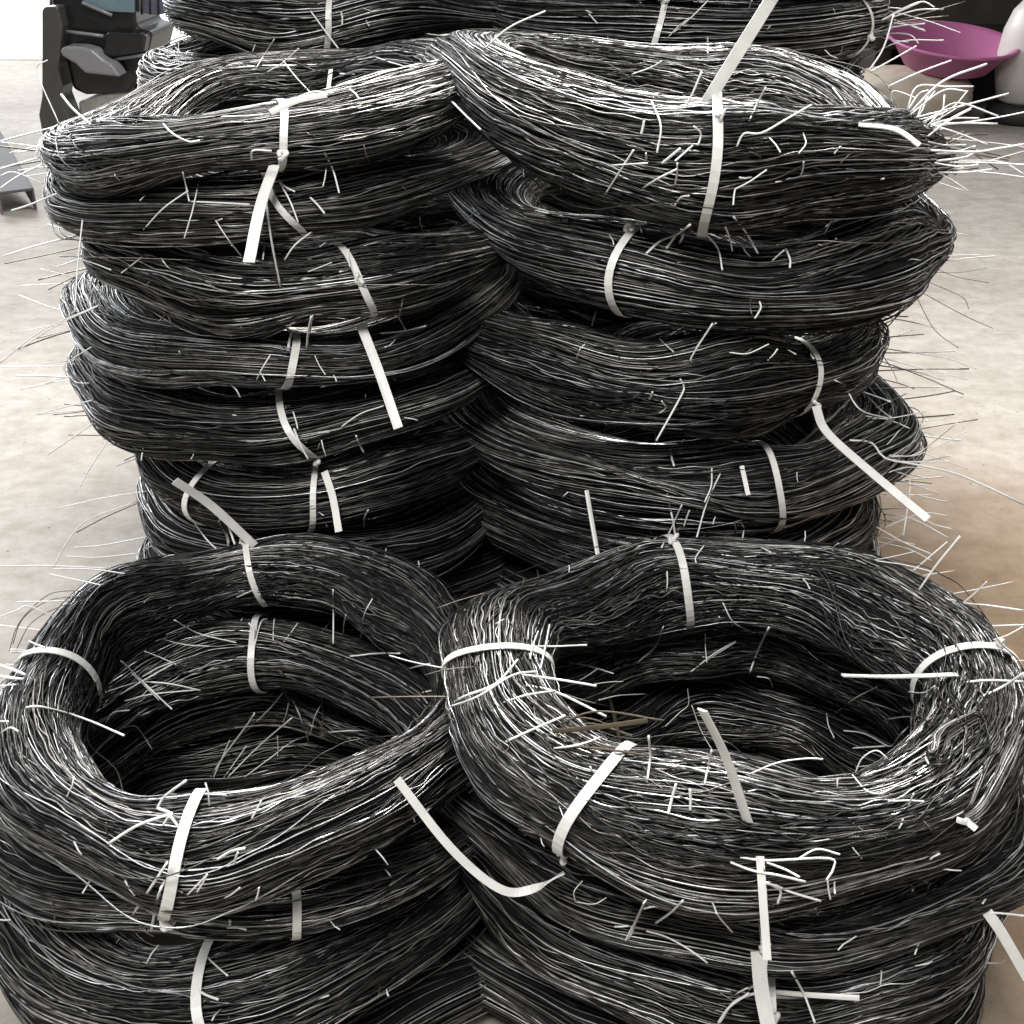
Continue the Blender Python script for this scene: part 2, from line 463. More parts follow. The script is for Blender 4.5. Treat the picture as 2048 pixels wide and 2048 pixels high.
LABEL = {
    "AL1": "topmost ring of the front left stack, strap pinching its front, open dark middle",
    "AR1": "topmost ring of the front right stack, thick, with a long curled strap tail",
    "AL2": "second coil down in the front left stack, narrow strap under the top ring",
    "AR2": "second coil down in the front right stack, thin vertical strap down its front",
    "AL3": "third coil down in the front left stack, wide strap at lower picture edge",
    "AR3": "third coil down in the front right stack, broad strap at lower picture edge",
    "BL1": "top coil of the middle left stack, drooping end with a wide hanging strap tail",
    "BL2": "thin dark coil squeezed just beneath the drooping top coil of the middle left stack",
    "BL3": "middle left stack coil whose strap ends in a long slanting tail",
    "BL4": "middle left stack coil just below the one with the long slanting strap tail",
    "BL5": "middle left stack coil with a strap whose tail drops over the coil below",
    "BL6": "lowest clearly seen coil of the middle left stack, with two short straps",
    "BL7": "middle left stack coil half hidden behind the front left ring",
    "BR1": "top coil of the middle right stack, strap tail pointing up, bristling right end",
    "BR2": "second coil down in the middle right stack, one plain strap, bulging right end",
    "BR3": "third coil down in the middle right stack, straight strap tail reaching over the floor",
    "BR4": "fourth coil down in the middle right stack, short bent strap above front ring",
    "BR5": "middle right stack coil half hidden behind the front right ring",
    "CL1": "rear left stack coil right at the upper picture edge, the highest of its stack",
    "CL2": "rear left stack coil second from the upper picture edge",
    "CL3": "rear left stack coil with a strap, third from the upper picture edge",
    "CL4": "wide rear left stack coil spreading out beside the black machine",
    "CR1": "rear right stack coil right at the upper picture edge, the highest of its stack",
    "CR2": "rear right stack coil with a white strap, second from the upper picture edge",
    "CR3": "rear right stack coil next to the pink basin, with two straps",
}
NTH = ("lowest", "second from the floor", "third from the floor", "fourth from the floor", "fifth from the floor", "sixth from the floor")
for p_ in ("AL", "AR", "BL", "BR", "CL", "CR"):
    low_ = sorted((k for k in SPEC if k[:2] == p_ and k not in LABEL), key=lambda k: -SPEC[k][2])
    for i_, k in enumerate(low_):
        LABEL[k] = "coil buried in the %s %s stack, %s" % ({"A": "front", "B": "middle", "C": "rear"}[k[0]], {"L": "left", "R": "right"}[k[1]], NTH[i_])
for k, (cx, cy, h, rx, ry, a, b, sq, pi_, ti, n, npts, rad) in SPEC.items():
    build_coil(k, Coil(cx, cy, h, rx, ry, a, b, sq, pi_, ti, seed=len(k) * 7 + ord(k[0]) * 3 + ord(k[1]) + int(k[2:]) * 11),
               LABEL[k], G, n, npts, rad,
               loose=.08 if k in ("AL1", "BL4", "BL1", "BR2") else .04)

# ------------------------------------------------------------------ straps round the bundles
for args in (
        ("AL1", 4.67, .06, .0125, -.9), ("AL1", 1.75, .05, .009, 1.2), ("AL1", 3.12, .05, .010, None),
        ("AR1", 4.07, .045, .0125, -.9), ("AR1", 1.69, .04, .011, 1.6), ("AR1", 3.16, .04, .010, None), ("AR1", .03, .03, .011, 1.2),
        ("AL2", 5.11, .02, .010, None), ("AL2", 1.57, .02, .010, -1.6), ("AL3", 4.86, -.08, .012, None), ("AR2", 4.60, .0, .007, 0.6), ("AR3", 4.60, .02, .010, .8),
        ("BL1", 5.00, .03, .010, -.2), ("BL2", 4.99, -.08, .009, None), ("BL3", 5.13, -.05, .010, .4), ("BL4", 4.95, .05, .011, None), ("BL5", 4.97, -.08, .010, -.8),
        ("BL6", 4.84, .03, .009, None), ("BL6", 4.23, -.02, .010, None), ("BR1", 4.60, .01, .0125, .9), ("BR1", .12, .03, .010, None), ("BR2", 4.16, .0, .011, 1.2),
        ("BR3", 5.29, .03, .010, -.3), ("BR4", 4.94, -.03, .010, None), ("CL3", 4.82, .03, .011, -1.2), ("CL4", 4.86, .0, .011, -.2),
        ("CR2", 4.40, .0, .012, None), ("CR3", 4.44, .02, .011, 1.2), ("CR3", 5.65, .02, .008, -.2)):
    strap(args[0], args[1], args[2], args[3], scale=1.06, knot=args[4])

# ------------------------------------------------------------------ strap tails, cut wire ends and straw
# one line each: coil, kind (t tail, w wire end, s straw), thickness, points in millimetres
LOOSE = """
AL1 t 10 -285,1034,360 -325,1034,410 -358,1026,446
AR1 t 7 43,637,288 15,628,278 -11,627,281 -50,642,311 -94,668,362
AR1 t 8 174,588,397 152,588,459 130,582,508
AR1 t 6 398,778,383 338,765,391 287,754,401
AR2 t 6 181,568,382 182,548,358 184,524,325
AR3 t 12 200,595,244 202,576,220 207,556,197
AR3 t 9 398,629,250 410,620,235 432,601,202
BL1 t 11 -226,1070,763 -235,1030,734 -241,985,695
BL3 t 10 -160,1105,591 -139,1066,554 -117,1023,509
BL5 t 8 -208,1077,430 -197,1054,409 -189,1027,382
BR1 t 12 180,1086,812 206,1092,855 236,1100,904 247,1094,926
BR3 t 9 328,1083,506 330,1039,497 364,990,477 411,936,451
CL4 t 6 -176,1099,822 -202,1086,819 -225,1070,811
BR1 t 6 328,1083,798 361,1075,795 382,1063,783
BR4 t 5 85,1097,395 92,1066,361 99,1036,329
BR4 t 5 254,1077,437 259,1052,414
CL4 t 5 -224,1450,795 -226,1425,772
BL1 w 1.5 -440,1132,817 -425,1115,807 -404,1098,795
BL1 w 1.2 -354,1147,794 -315,1053,797 -298,1046,790 -286,1040,792
CL3 w 1.2 -271,1617,845 -250,1603,820 -217,1563,788
BL1 w 1.1 -287,1477,801 -267,1449,785 -241,1433,762
BL1 w 0.8 -319,1464,795 -311,1483,808 -293,1463,828
BL1 w 0.8 -306,1463,790 -285,1469,801 -263,1459,818
BL1 w 1.1 -275,1088,804 -251,1070,808 -231,1066,810
BL1 w 1.2 -179,1079,773 -174,1091,754 -166,1067,738
BL1 w 1 -313,1066,758 -315,1077,740 -307,1052,734
BL2 w 0.9 -309,1102,741 -304,1048,726 -314,1042,701
BL2 w 0.9 -363,1076,700 -334,1057,726 -311,1068,740
BL2 w 1.1 -311,1070,729 -281,1054,732 -248,1044,733
BL2 w 0.8 -286,1057,715 -275,1053,697 -269,1072,675
BL2 w 1.4 -237,1067,730 -230,1039,700 -228,1047,652
BL2 w 1.1 -228,1092,743 -213,1061,732 -205,1051,714
BL2 w 1 -228,1092,743 -208,1064,740
BL2 w 1.3 -196,1077,731 -179,1050,723
BL2 w 1.1 -198,1080,697 -213,1065,688 -225,1065,673
BL3 w 0.9 -252,1102,675 -246,1064,674
BL4 w 0.8 -252,1469,573 -273,1441,560
BL3 w 0.9 -410,1123,641 -379,1103,664
BL1 w 1.2 -245,1060,771 -239,1045,782 -221,1039,783
BL4 w 0.9 -554,1159,541 -510,1164,567 -458,1166,590
BL2 w 1 -431,1101,703 -432,1073,671 -432,1038,629
BL3 w 0.9 -489,1167,646 -456,1155,644 -416,1112,648
BL4 w 0.8 -557,1264,601 -518,1251,597 -485,1238,593
BL2 w 1.2 -525,1155,698 -501,1149,706 -470,1146,718
BL1 w 1 -487,1165,743 -507,1150,735 -522,1134,726
BL2 w 0.9 -505,1203,714 -533,1201,727 -544,1190,726
BL1 w 0.8 -507,1282,761 -528,1302,814 -513,1299,826
BL3 w 0.7 -204,1071,659 -178,1063,671
BL4 w 0.9 -234,1080,572 -232,1096,586
BL4 w 1 -215,1081,573 -217,1119,578 -200,1052,620
BL3 w 0.6 -313,1089,665 -450,1073,674
BL1 w 1.5 -228,1086,808 -213,1111,814 -193,1120,821 -174,1109,822
BL1 w 0.8 -180,1087,756 -182,1072,743
BR1 w 1.3 -28,1220,848 -2,1221,868 34,1220,883
BL1 w 1.6 -212,1441,791 -166,1432,792 -134,1422,793
BL1 w 1.4 -61,1180,802 -46,1159,792 -31,1127,785
BL1 w 1.1 -163,1149,821 -145,1101,818
CL3 w 0.9 -123,1672,811 -68,1652,811
BR1 w 1.2 91,1077,735 101,1056,760 112,1043,783
BR1 w 1.3 124,1057,745 136,1033,760 151,1025,770
BR1 w 1.5 139,1043,771 153,1030,787
BR1 w 1.3 134,1045,780 137,1053,802 130,1076,820
BR1 w 1.5 120,1059,794 122,1059,806
BR1 w 1.1 150,1466,787 174,1467,795 186,1462,803
CR3 w 1.1 106,1664,838 116,1626,829
BL3 w 1 -126,1085,621 -124,1144,585 -114,1113,583
BL4 w 1.1 -142,1121,575 -117,1123,577 -92,1117,585
BL3 w 1 -139,1073,621 -147,1138,583
CR6 w 1.3 132,1647,413 124,1626,395 119,1607,379
BR2 w 0.8 -53,1243,665 -39,1223,681
BL3 w 0.8 -86,1416,619 -68,1396,619
BL3 w 1.1 -166,1101,673 -160,1060,668
CR3 w 0.9 212,1609,814 236,1592,839
BR1 w 1.2 153,1041,732 157,1030,743 163,1020,747
BR1 w 1.2 152,1038,753 150,1021,776
BR1 w 1.1 126,1055,772 123,1038,781
CL3 w 1 -198,1625,832 -192,1605,828
CL3 w 1.2 -230,1620,844 -226,1591,831
CR3 w 1 201,1621,834 206,1624,847 210,1611,859
BR1 w 1.2 167,1048,786 148,1021,778
BR1 w 1 94,1062,765 109,1044,770 125,1035,773
BR2 w 2 133,1132,690 130,1098,693
BR2 w 1.8 135,1086,673 150,1096,683 165,1099,688 169,1039,715
BR2 w 1.8 155,1087,678 164,1093,689
BR2 w 1.8 169,1098,679 173,1097,690
BR1 w 0.6 210,1073,813 223,1072,830 232,1064,834
BR1 w 1.2 220,1063,805 227,1071,818 231,1059,835
BR1 w 1.3 207,1045,785 213,1046,797 228,1043,798 254,1064,806 286,1104,812
CR3 w 1.2 264,1603,815 246,1483,810 262,1562,780
BR1 w 1.2 163,1076,817 168,1073,830 174,1073,847
BR1 w 1.1 207,1032,750 219,1028,758 233,1026,769
BR1 w 1.1 207,1032,750 204,1018,739
BR1 w 1.2 210,1041,722 231,1073,697 245,1076,676
BR1 w 1.1 205,1051,710 219,1075,679
BR1 w 1.2 187,1066,701 206,1084,679 207,1055,666
BR2 w 1.5 278,1099,674 277,1073,671 275,1062,666
BR2 w 1.3 249,1062,631 249,1054,627 242,1044,620
BR3 w 1 192,1080,573 204,1091,589 205,1050,613
BR1 w 1.2 385,1397,782 394,1369,769 408,1365,751 439,1341,721
CR3 w 1 218,1603,820 241,1602,840 261,1606,859
CR3 w 1.2 323,1638,846 323,1624,858
BR2 w 1.1 263,1088,665 272,1081,678
BR1 w 1.2 171,1043,787 173,1044,797 165,1036,805
BR1 w 0.9 271,1050,758 267,1031,775
BR1 w 0.9 238,1051,792 244,1028,784
BR1 w 0.9 273,1070,793 271,1047,788 262,1033,782
BR1 w 1.4 454,1405,782 487,1403,798 523,1401,812
BR1 w 1.6 415,1199,788 445,1205,818 487,1205,835
BR1 w 1.3 421,1200,783 469,1197,796 511,1194,808
BR1 w 1.2 432,1190,777 457,1192,799 498,1176,789
BR1 w 1.1 437,1220,775 464,1218,789 478,1218,807
BR1 w 1.1 407,1186,793 415,1192,815 442,1186,816 468,1180,817
BR1 w 1.1 407,1176,790 437,1179,813 459,1169,814
BR1 w 1.2 440,1202,776 460,1196,783 483,1187,785
BR1 w 1.3 440,1202,776 471,1193,779 502,1184,780
BR1 w 1.1 439,1200,776 462,1186,771 491,1171,762
BR1 w 1.3 425,1169,769 442,1167,784 464,1165,798
BR1 w 1.6 414,1118,767 453,1111,767 475,1107,771 498,1103,776
BR1 w 1.6 440,1181,750 479,1219,744 476,1166,761
BR1 w 1.5 440,1168,746 465,1161,751 476,1155,759
BR1 w 1.3 450,1183,731 473,1173,733 499,1166,738
BR1 w 1.2 430,1145,749 449,1134,748 467,1126,751
BR1 w 0.7 450,1183,731 463,1169,725 475,1154,718
BR1 w 1 492,1243,730 534,1233,731 557,1217,721
BR1 w 1.1 424,1159,767 461,1206,754 455,1138,768
BR1 w 1.2 409,1190,792 417,1189,808 423,1181,813
BR1 w 1.2 439,1440,795 454,1445,821 463,1455,857
CR4 w 1.1 540,1813,758 595,1817,783 658,1808,786
BR1 w 1.2 440,1438,794 463,1435,808 490,1434,824
CR3 w 1.6 536,1733,822 551,1728,831 584,1726,846
CR3 w 1.3 566,1783,821 601,1779,831 635,1769,833
CR3 w 1.1 562,1770,808 581,1762,812 606,1753,815
CR3 w 1 561,1783,799 592,1772,798 602,1755,788
CR3 w 0.9 569,1782,813 592,1770,811 608,1757,806
CR3 w 1.6 518,1737,846 531,1746,846 558,1806,841
BR1 w 1 456,1389,767 456,1386,780 480,1373,774
CR3 w 1.4 572,1812,822 613,1811,839 631,1797,833
BR2 w 0.55 467,1180,628 485,1167,623 517,1155,620
BR2 w 0.5 469,1185,622 494,1176,625 518,1170,632
BR2 w 0.55 437,1127,618 476,1106,601 503,1091,592
BR2 w 0.55 428,1115,615 443,1091,590 464,1073,577
BR2 w 0.6 388,1132,703 398,1118,715
BR2 w 0.5 464,1184,611 496,1167,600 500,1152,592
BL4 w 1 -580,1162,524 -529,1172,559 -461,1178,587
BL5 w 0.7 -542,1251,490 -566,1232,494
BL5 w 0.9 -533,1124,478 -502,1120,488 -466,1115,499
BL5 w 0.7 -495,1158,467 -521,1149,469 -544,1139,470
BL5 w 1 -475,1127,465 -503,1108,450 -518,1093,443
BL5 w 0.9 -452,1103,455 -470,1079,431 -476,1062,419
BL7 w 1 -477,1219,312 -537,1202,295 -561,1184,275 -578,1161,247
BL7 w 1.1 -445,1145,304 -495,1132,300 -527,1123,302
BL8 w 1.1 -489,1220,233 -541,1210,233 -577,1203,239
AL1 w 1.1 -419,960,378 -473,954,385 -524,946,390
AL1 w 1 -477,956,380 -435,948,385 -395,938,386
AL1 w 1.1 -467,929,391 -434,918,391 -408,908,392
AL1 w 0.9 -451,883,372 -472,883,384 -481,876,384 -495,868,382
BL8 w 1.2 -485,1233,231 -463,1230,244 -442,1226,256
BL7 w 1.3 -381,1130,336 -348,1082,332 -313,1084,293
BL6 w 2.6 -326,1055,381 -333,1096,341 -325,1072,339
BL6 w 1.5 -318,1058,374 -306,1032,363
BL4 w 0.9 -265,1055,549 -256,1042,565 -247,1052,578
BL4 w 0.8 -259,1050,561 -252,1038,555
BL4 w 0.8 -206,1075,568 -191,1043,560
BL5 w 1 -184,1073,487 -164,1082,498 -138,1081,508
BL5 w 1.8 -171,1085,470 -166,1098,443
BL4 w 1.3 -235,1080,572 -232,1097,587
BL4 w 1.4 -215,1081,573 -202,1055,618
BL5 w 1.4 -232,1056,493 -225,1048,477 -218,1046,461
BL5 w 1 -234,1070,506 -226,1047,497
BL7 w 1.2 -175,1115,334 -167,1070,373 -158,1045,399
BL4 w 0.9 -508,1212,565 -497,1200,574 -504,1219,578
BL4 w 0.7 -492,1126,523 -490,1124,538 -458,1125,558
BL5 w 0.7 -528,1210,492 -513,1196,486 -484,1161,500
AL1 w 1.6 -477,815,365 -461,806,367 -433,773,387
AL1 w 1.4 -461,783,377 -433,768,386
AL1 w 1.3 -459,834,366 -466,819,377
AL1 w 1.2 -458,840,374 -435,823,379
AL1 w 0.9 -300,990,321 -278,979,338
AL1 w 1 -357,948,321 -344,976,283 -300,963,280
AL1 w 0.8 -378,953,293 -356,961,279 -327,954,282
AL1 w 1.2 -192,979,339 -196,987,300 -195,965,277
AL2 w 0.8 -218,1007,260 -215,1062,238
AL2 w 0.9 -192,1012,253 -176,953,324
AL2 w 0.9 -171,1001,256 -153,932,339 -144,937,356
AL2 w 1.6 -286,975,264 -285,984,280 -291,990,287
AL2 w 1 -284,970,265 -281,1001,279 -277,1016,274
AL2 w 0.9 -265,984,268 -270,1020,271
AL1 w 1.1 -403,902,303 -398,929,257 -376,919,238
AL2 w 0.8 -403,967,265 -359,935,272
AL2 w 0.8 -254,986,264 -242,1012,271
AL2 w 1 -399,938,253 -362,937,274
AL2 w 1.2 -390,936,246 -361,930,248 -337,932,239
BR3 w 1.2 186,1062,566 186,1062,573 202,1052,612
BR4 w 0.9 225,1483,435 243,1472,452
BR3 w 0.9 158,1114,572 167,1066,576
BR3 w 1.4 174,1054,551 177,1044,546 173,1036,538 147,1006,503
BR5 w 1.2 214,1464,277 208,1456,299
BR3 w 1.3 143,1048,530 144,1036,544
BR3 w 1.1 154,1043,517 159,1038,525 153,1029,537
BR4 w 1.6 179,1109,440 177,1064,444
BR3 w 1 226,1071,573 244,1066,574 265,1067,584
BR3 w 1.2 328,1132,552 321,1094,557
BR3 w 1 295,1107,562 300,1089,564
BR4 w 1.2 221,1076,435 219,1060,421 211,1048,407
BR4 w 1.2 231,1075,429 215,1055,402 194,985,401
BR4 w 1.4 173,1071,405 180,1065,378 171,980,403
BR4 w 1.2 189,1062,396 180,1063,366 154,961,403
BR4 w 1.2 198,1062,389 194,1065,367
BR5 w 1.4 163,1112,333 168,1096,323 171,1081,315
BR4 w 1.2 263,1069,358 257,1047,356
BR4 w 1.1 228,1064,379 223,1049,379
BR3 w 1.2 354,1115,523 404,1167,487 409,1087,510
BR3 w 1.1 378,1143,499 392,1123,483 448,1178,447
BR4 w 1 449,1270,434 446,1212,443 449,1181,447
BR4 w 1.1 462,1298,433 499,1291,438 541,1283,442
BR4 w 0.8 451,1244,431 475,1262,432 483,1236,454
BR3 w 0.9 429,1201,527 465,1192,524 501,1184,521 532,1172,513
BR3 w 0.7 410,1159,534 449,1145,527 506,1129,518
BR3 w 0.7 433,1201,517 441,1184,506 444,1168,497
BR4 w 0.9 427,1197,438 452,1189,443 490,1185,453
BR4 w 1 426,1203,439 455,1202,434 479,1196,426
BR4 w 0.7 442,1160,422 458,1173,434
BR4 w 1.7 390,1139,438 420,1150,429 434,1136,416 467,1115,418 515,1105,409 582,1086,383
BR4 w 0.9 445,1149,411 488,1178,402 516,1153,454
BR4 w 0.8 441,1146,415 474,1139,420 525,1144,447
BR4 w 1 449,1153,406 487,1172,393 511,1139,418
BR4 w 0.9 449,1150,405 480,1142,408 509,1134,413
BR4 w 1 428,1132,395 460,1143,400 473,1121,411
BR4 w 1 453,1148,393 467,1134,386 456,1094,336
BR4 w 0.8 451,1138,383 482,1120,389
BR4 w 0.8 439,1131,377 450,1120,377 485,1112,381
BR5 w 1.2 477,1218,294 512,1207,292 552,1187,277
BR5 w 1 474,1223,298 509,1218,301 533,1204,289 558,1195,285
BR5 w 1 466,1180,296 501,1183,312 516,1179,318 537,1172,318
BR5 w 0.7 471,1215,281 494,1203,297
BR5 w 1.1 455,1179,298 486,1162,286 518,1146,278
BR6 w 0.9 502,1282,212 539,1270,209 568,1254,200
BR6 w 1 485,1260,212 509,1258,227 523,1257,242
AR1 w 0.9 367,934,404 392,925,405 417,914,404
AR1 w 0.7 367,940,401 383,934,409 401,929,418
AR1 w 1.4 398,892,397 412,897,423 431,903,452
AR1 w 1.1 443,889,384 452,887,398 458,884,412
AR1 w 1.4 429,887,389 448,895,379 461,874,391 492,867,390
AR1 w 1 449,828,384 458,823,393 469,820,405
AR1 w 1.1 295,929,385 296,907,388
AR1 w 1.1 218,936,351 232,936,326 268,985,277
AR2 w 1.3 229,1004,271 215,932,336
AR2 w 1.6 268,981,225 273,978,259 265,921,331
AR2 w 0.9 198,961,242 221,966,262 246,975,273
AR2 w 0.8 216,995,269 212,953,261
AR2 w 0.9 138,961,255 157,970,268 156,920,333
AR2 w 0.9 278,986,215 290,981,216 303,1003,186
AR1 w 2 159,946,382 157,925,376
AR1 w 1.2 201,978,395 189,954,396 187,941,397
AR1 w 1.2 260,974,395 264,950,404
AR1 w 1.2 331,961,402 331,948,416
AR1 w 0.6 224,937,341 239,924,376
AL1 w 1.2 -404,906,300 -392,924,254 -346,867,268
AL2 w 0.9 -411,942,254 -378,918,237
AL2 w 1 -418,918,245 -393,928,257 -362,939,271
AL2 w 1.2 -397,936,248 -365,928,251 -337,932,239
AL2 w 1 -413,913,240 -388,923,241 -339,932,240
AL4 w 1.3 -374,1001,38 -351,1007,75 -317,1002,126 -300,991,157
AL4 w 1 -364,998,50 -343,1017,93
AL4 w 1.1 -354,1005,43 -323,1014,86
AL4 w 1.3 -348,1003,46 -310,1020,80 -257,990,151
AL4 w 1.2 -330,1036,88 -288,1002,151 -267,1006,176
AL4 w 1.3 -252,1036,73 -250,996,154 -277,1056,144
AL3 w 1.2 -273,1012,127 -261,999,166
AL4 w 1 -329,1007,42 -299,1020,60 -261,1032,83 -185,962,156 -137,1021,101
AL4 w 0.8 -290,1025,59 -287,1026,92
AL3 w 0.8 -240,1000,118 -229,984,157 -221,987,173
AL2 w 1.3 -173,964,261 -147,957,270 -117,919,299
AL2 w 1 -418,908,208 -424,953,169 -410,948,141
AL2 w 1 -428,891,230 -418,893,241 -402,896,242
AL1 w 1.4 -425,746,372 -412,748,371 -392,774,336 -333,720,363
AL1 w 1.3 -445,731,356 -426,716,375 -415,707,379
AL1 w 1.3 -446,738,363 -427,717,381
AL1 w 1.8 -280,634,364 -273,637,374 -252,631,396
AL1 w 1.7 -310,604,357 -288,608,371 -268,611,378 -261,614,378 -274,620,378
AL1 w 1.5 -268,610,370 -262,611,378 -253,601,379
AL2 w 1.4 -320,634,242 -274,576,338 -256,576,367
AL2 w 1.6 -306,629,227 -264,573,342 -277,646,291
AL1 w 1.5 -223,588,357 -211,589,365 -200,586,371
AL1 w 1.2 -210,587,354 -204,581,372
AL1 w 1 -246,575,333 -235,574,347 -226,571,360
AL1 w 1 -237,573,339 -226,571,360
AL1 w 0.9 -222,582,321 -203,569,348
AL1 w 1 -196,579,323 -191,576,340
AL1 w 1.1 -201,616,371 -193,621,385
AL3 w 1.2 -272,648,170 -259,632,179 -242,612,191
AL2 w 1.2 -239,624,237 -219,611,250
AL2 w 1.6 -236,624,246 -230,607,261
AL3 w 1.6 -275,617,168 -246,592,187
AL3 w 1.2 -465,679,180 -447,665,197
AL1 w 1.6 -463,791,383 -433,773,387
AL1 w 1.4 -466,791,371 -437,775,380
AL1 w 1.2 -459,835,366 -467,821,378
AL2 w 1.5 -178,965,260 -132,963,266 -71,952,275
AL2 w 1.4 -111,942,261 -86,881,314 -69,932,279
AL2 w 1.2 -95,913,252 -81,907,260 -66,901,267
AL1 w 1.5 -61,777,344 -41,733,395 -14,735,407 5,761,413
AR1 w 1.4 -54,742,376 -28,724,403 0,740,412 21,752,407
AR1 w 1.3 13,797,400 41,813,388 66,783,412
AR1 w 1.2 25,769,396 31,811,392 35,836,396
AR1 w 1 16,780,399 19,799,400 24,816,403
AR1 w 1.5 9,755,401 39,746,403 72,736,404
AR1 w 1.6 12,747,396 39,743,391 80,720,384
AR2 w 1.1 56,909,253 81,915,238 109,965,190
AR1 w 1.3 -7,724,396 12,719,408 37,737,398
AR1 w 1.4 -5,683,389 20,684,403 44,699,403
AR1 w 1.3 34,675,389 53,668,399 73,683,394
AR2 w 0.9 72,929,255 91,930,270
AR2 w 1.1 62,950,263 84,942,264 109,932,262
AR2 w 0.9 138,961,255 157,972,268 156,920,333
AR2 w 0.8 197,961,242 223,968,259 247,975,272
AR2 w 1 94,928,229 118,949,218 154,986,190
AR3 w 0.8 177,975,151 194,985,163 204,988,173 201,988,196
AR3 w 0.9 209,993,167 222,984,135 237,947,124
AR1 w 1.4 104,628,398 107,642,411 103,632,440
AR1 w 1.1 145,614,408 149,625,418 147,613,443
AR1 w 1.8 116,594,398 119,602,404 122,606,417
AR1 w 1.5 132,594,402 131,598,419
AR2 w 2 96,614,234 102,613,259 100,569,333
AR2 w 1.4 119,617,251 123,581,307 126,558,347
AR1 w 1.1 152,566,330 158,568,316 177,595,267
AR2 w 0.7 54,642,247 52,638,264 59,641,274
AR2 w 0.7 54,642,247 68,627,262 78,626,271
AR2 w 1 111,613,246 127,608,245 144,594,247 158,586,241
AR3 w 1.5 176,594,153 184,595,173 199,596,190
AR2 w 0.8 89,932,248 121,940,245
AR3 w 1 369,970,175 365,912,245 383,905,266
AR3 w 1.1 361,978,171 358,955,170 359,934,170
AR3 w 1.3 378,924,164 403,907,182 432,911,179
AR3 w 1.1 372,945,171 390,931,179 406,902,187
AR2 w 1.1 395,889,236 402,868,257 419,875,249
AR2 w 1.3 406,886,254 414,876,256 419,869,261
AR3 w 1.3 415,912,175 400,860,244 438,914,214
AR2 w 0.9 374,915,240 395,894,246 422,891,235
AR3 w 1.2 417,912,175 427,903,177 438,894,180
AR3 w 1 423,926,177 437,908,182
AR1 w 1 290,621,384 302,616,390 309,605,400
AR1 w 1 303,614,386 302,609,404
AR1 w 0.9 182,625,409 201,625,420 221,622,427 232,617,431
AR1 w 0.8 269,648,386 273,626,391 280,618,395 290,619,400 294,622,401
AR1 w 0.8 274,655,381 278,657,395 287,655,405 295,650,401
AR3 w 0.8 378,906,153 393,900,162 402,897,174
AR1 w 1.3 160,568,376 175,561,375 192,556,376 213,556,369
AR1 w 1.2 186,567,377 201,564,372 208,556,374
AR1 w 1.2 167,570,379 187,566,380 232,570,378 235,565,373 228,556,371
AR1 w 1.3 190,568,356 205,563,351 229,561,343
AR1 w 1.5 198,563,338 198,562,353 183,550,375
AR1 w 1 209,571,375 223,572,385 239,568,384
AR1 w 1 234,568,356 238,566,339
AR1 w 1 242,575,348 238,560,352
AR1 w 2.6 347,612,375 354,604,372
AR1 w 2 340,609,377 344,601,382
AR3 w 1.4 203,611,174 205,600,195
AR3 w 1.8 177,594,153 188,598,175 205,597,189
AR3 w 2 221,612,170 253,603,178 292,595,185
AR2 w 1.5 228,588,228 248,603,179 253,581,172
AR2 w 1.3 398,629,249 409,625,253 420,615,262
AR3 w 0.9 425,650,158 433,644,166 433,639,176
AR2 w 1.2 399,638,255 387,621,270
AR2 w 1.3 334,638,271 327,622,284
AR1 w 1 149,562,340 149,546,347
AR1 w 1.8 400,761,388 416,756,394 454,769,382
AR1 w 1.5 406,742,387 426,749,393 434,738,416
AR1 w 0.9 375,816,332 372,777,363 371,758,386
AR2 s 3.2 103,942,237 118,949,172 125,884,156
AR2 s 3 33,689,395 70,687,401 110,686,409
AR2 s 1.2 37,701,391 71,703,404 125,695,401
AR2 s 1.4 50,674,392 77,666,396 105,647,407
AR2 s 1.2 37,686,393 65,718,378 97,678,400
AR2 s 1 41,707,395 65,702,397 80,695,396
AL2 s 1.2 -265,961,244 -250,951,247 -264,1014,170
AL2 s 1.2 -211,951,247 -220,990,158 -207,909,193
AL2 s 1 -252,955,229 -260,1000,166
AL1 w 0.6 -419,917,378 -444,917,379 -469,915,374 -496,901,351 -506,887,326
AL1 w 0.6 -418,905,378 -444,892,378 -479,893,357 -494,879,334
AL1 w 0.6 -425,909,379 -462,906,375 -489,897,359 -499,885,337
AR1 k 1 437,729,377 385,654,387 351,615,368 343,667,269 289,654,247 234,649,237
AR1 k 1 434,738,382 352,675,396 333,654,393 313,703,322 244,699,314 176,692,302
"""
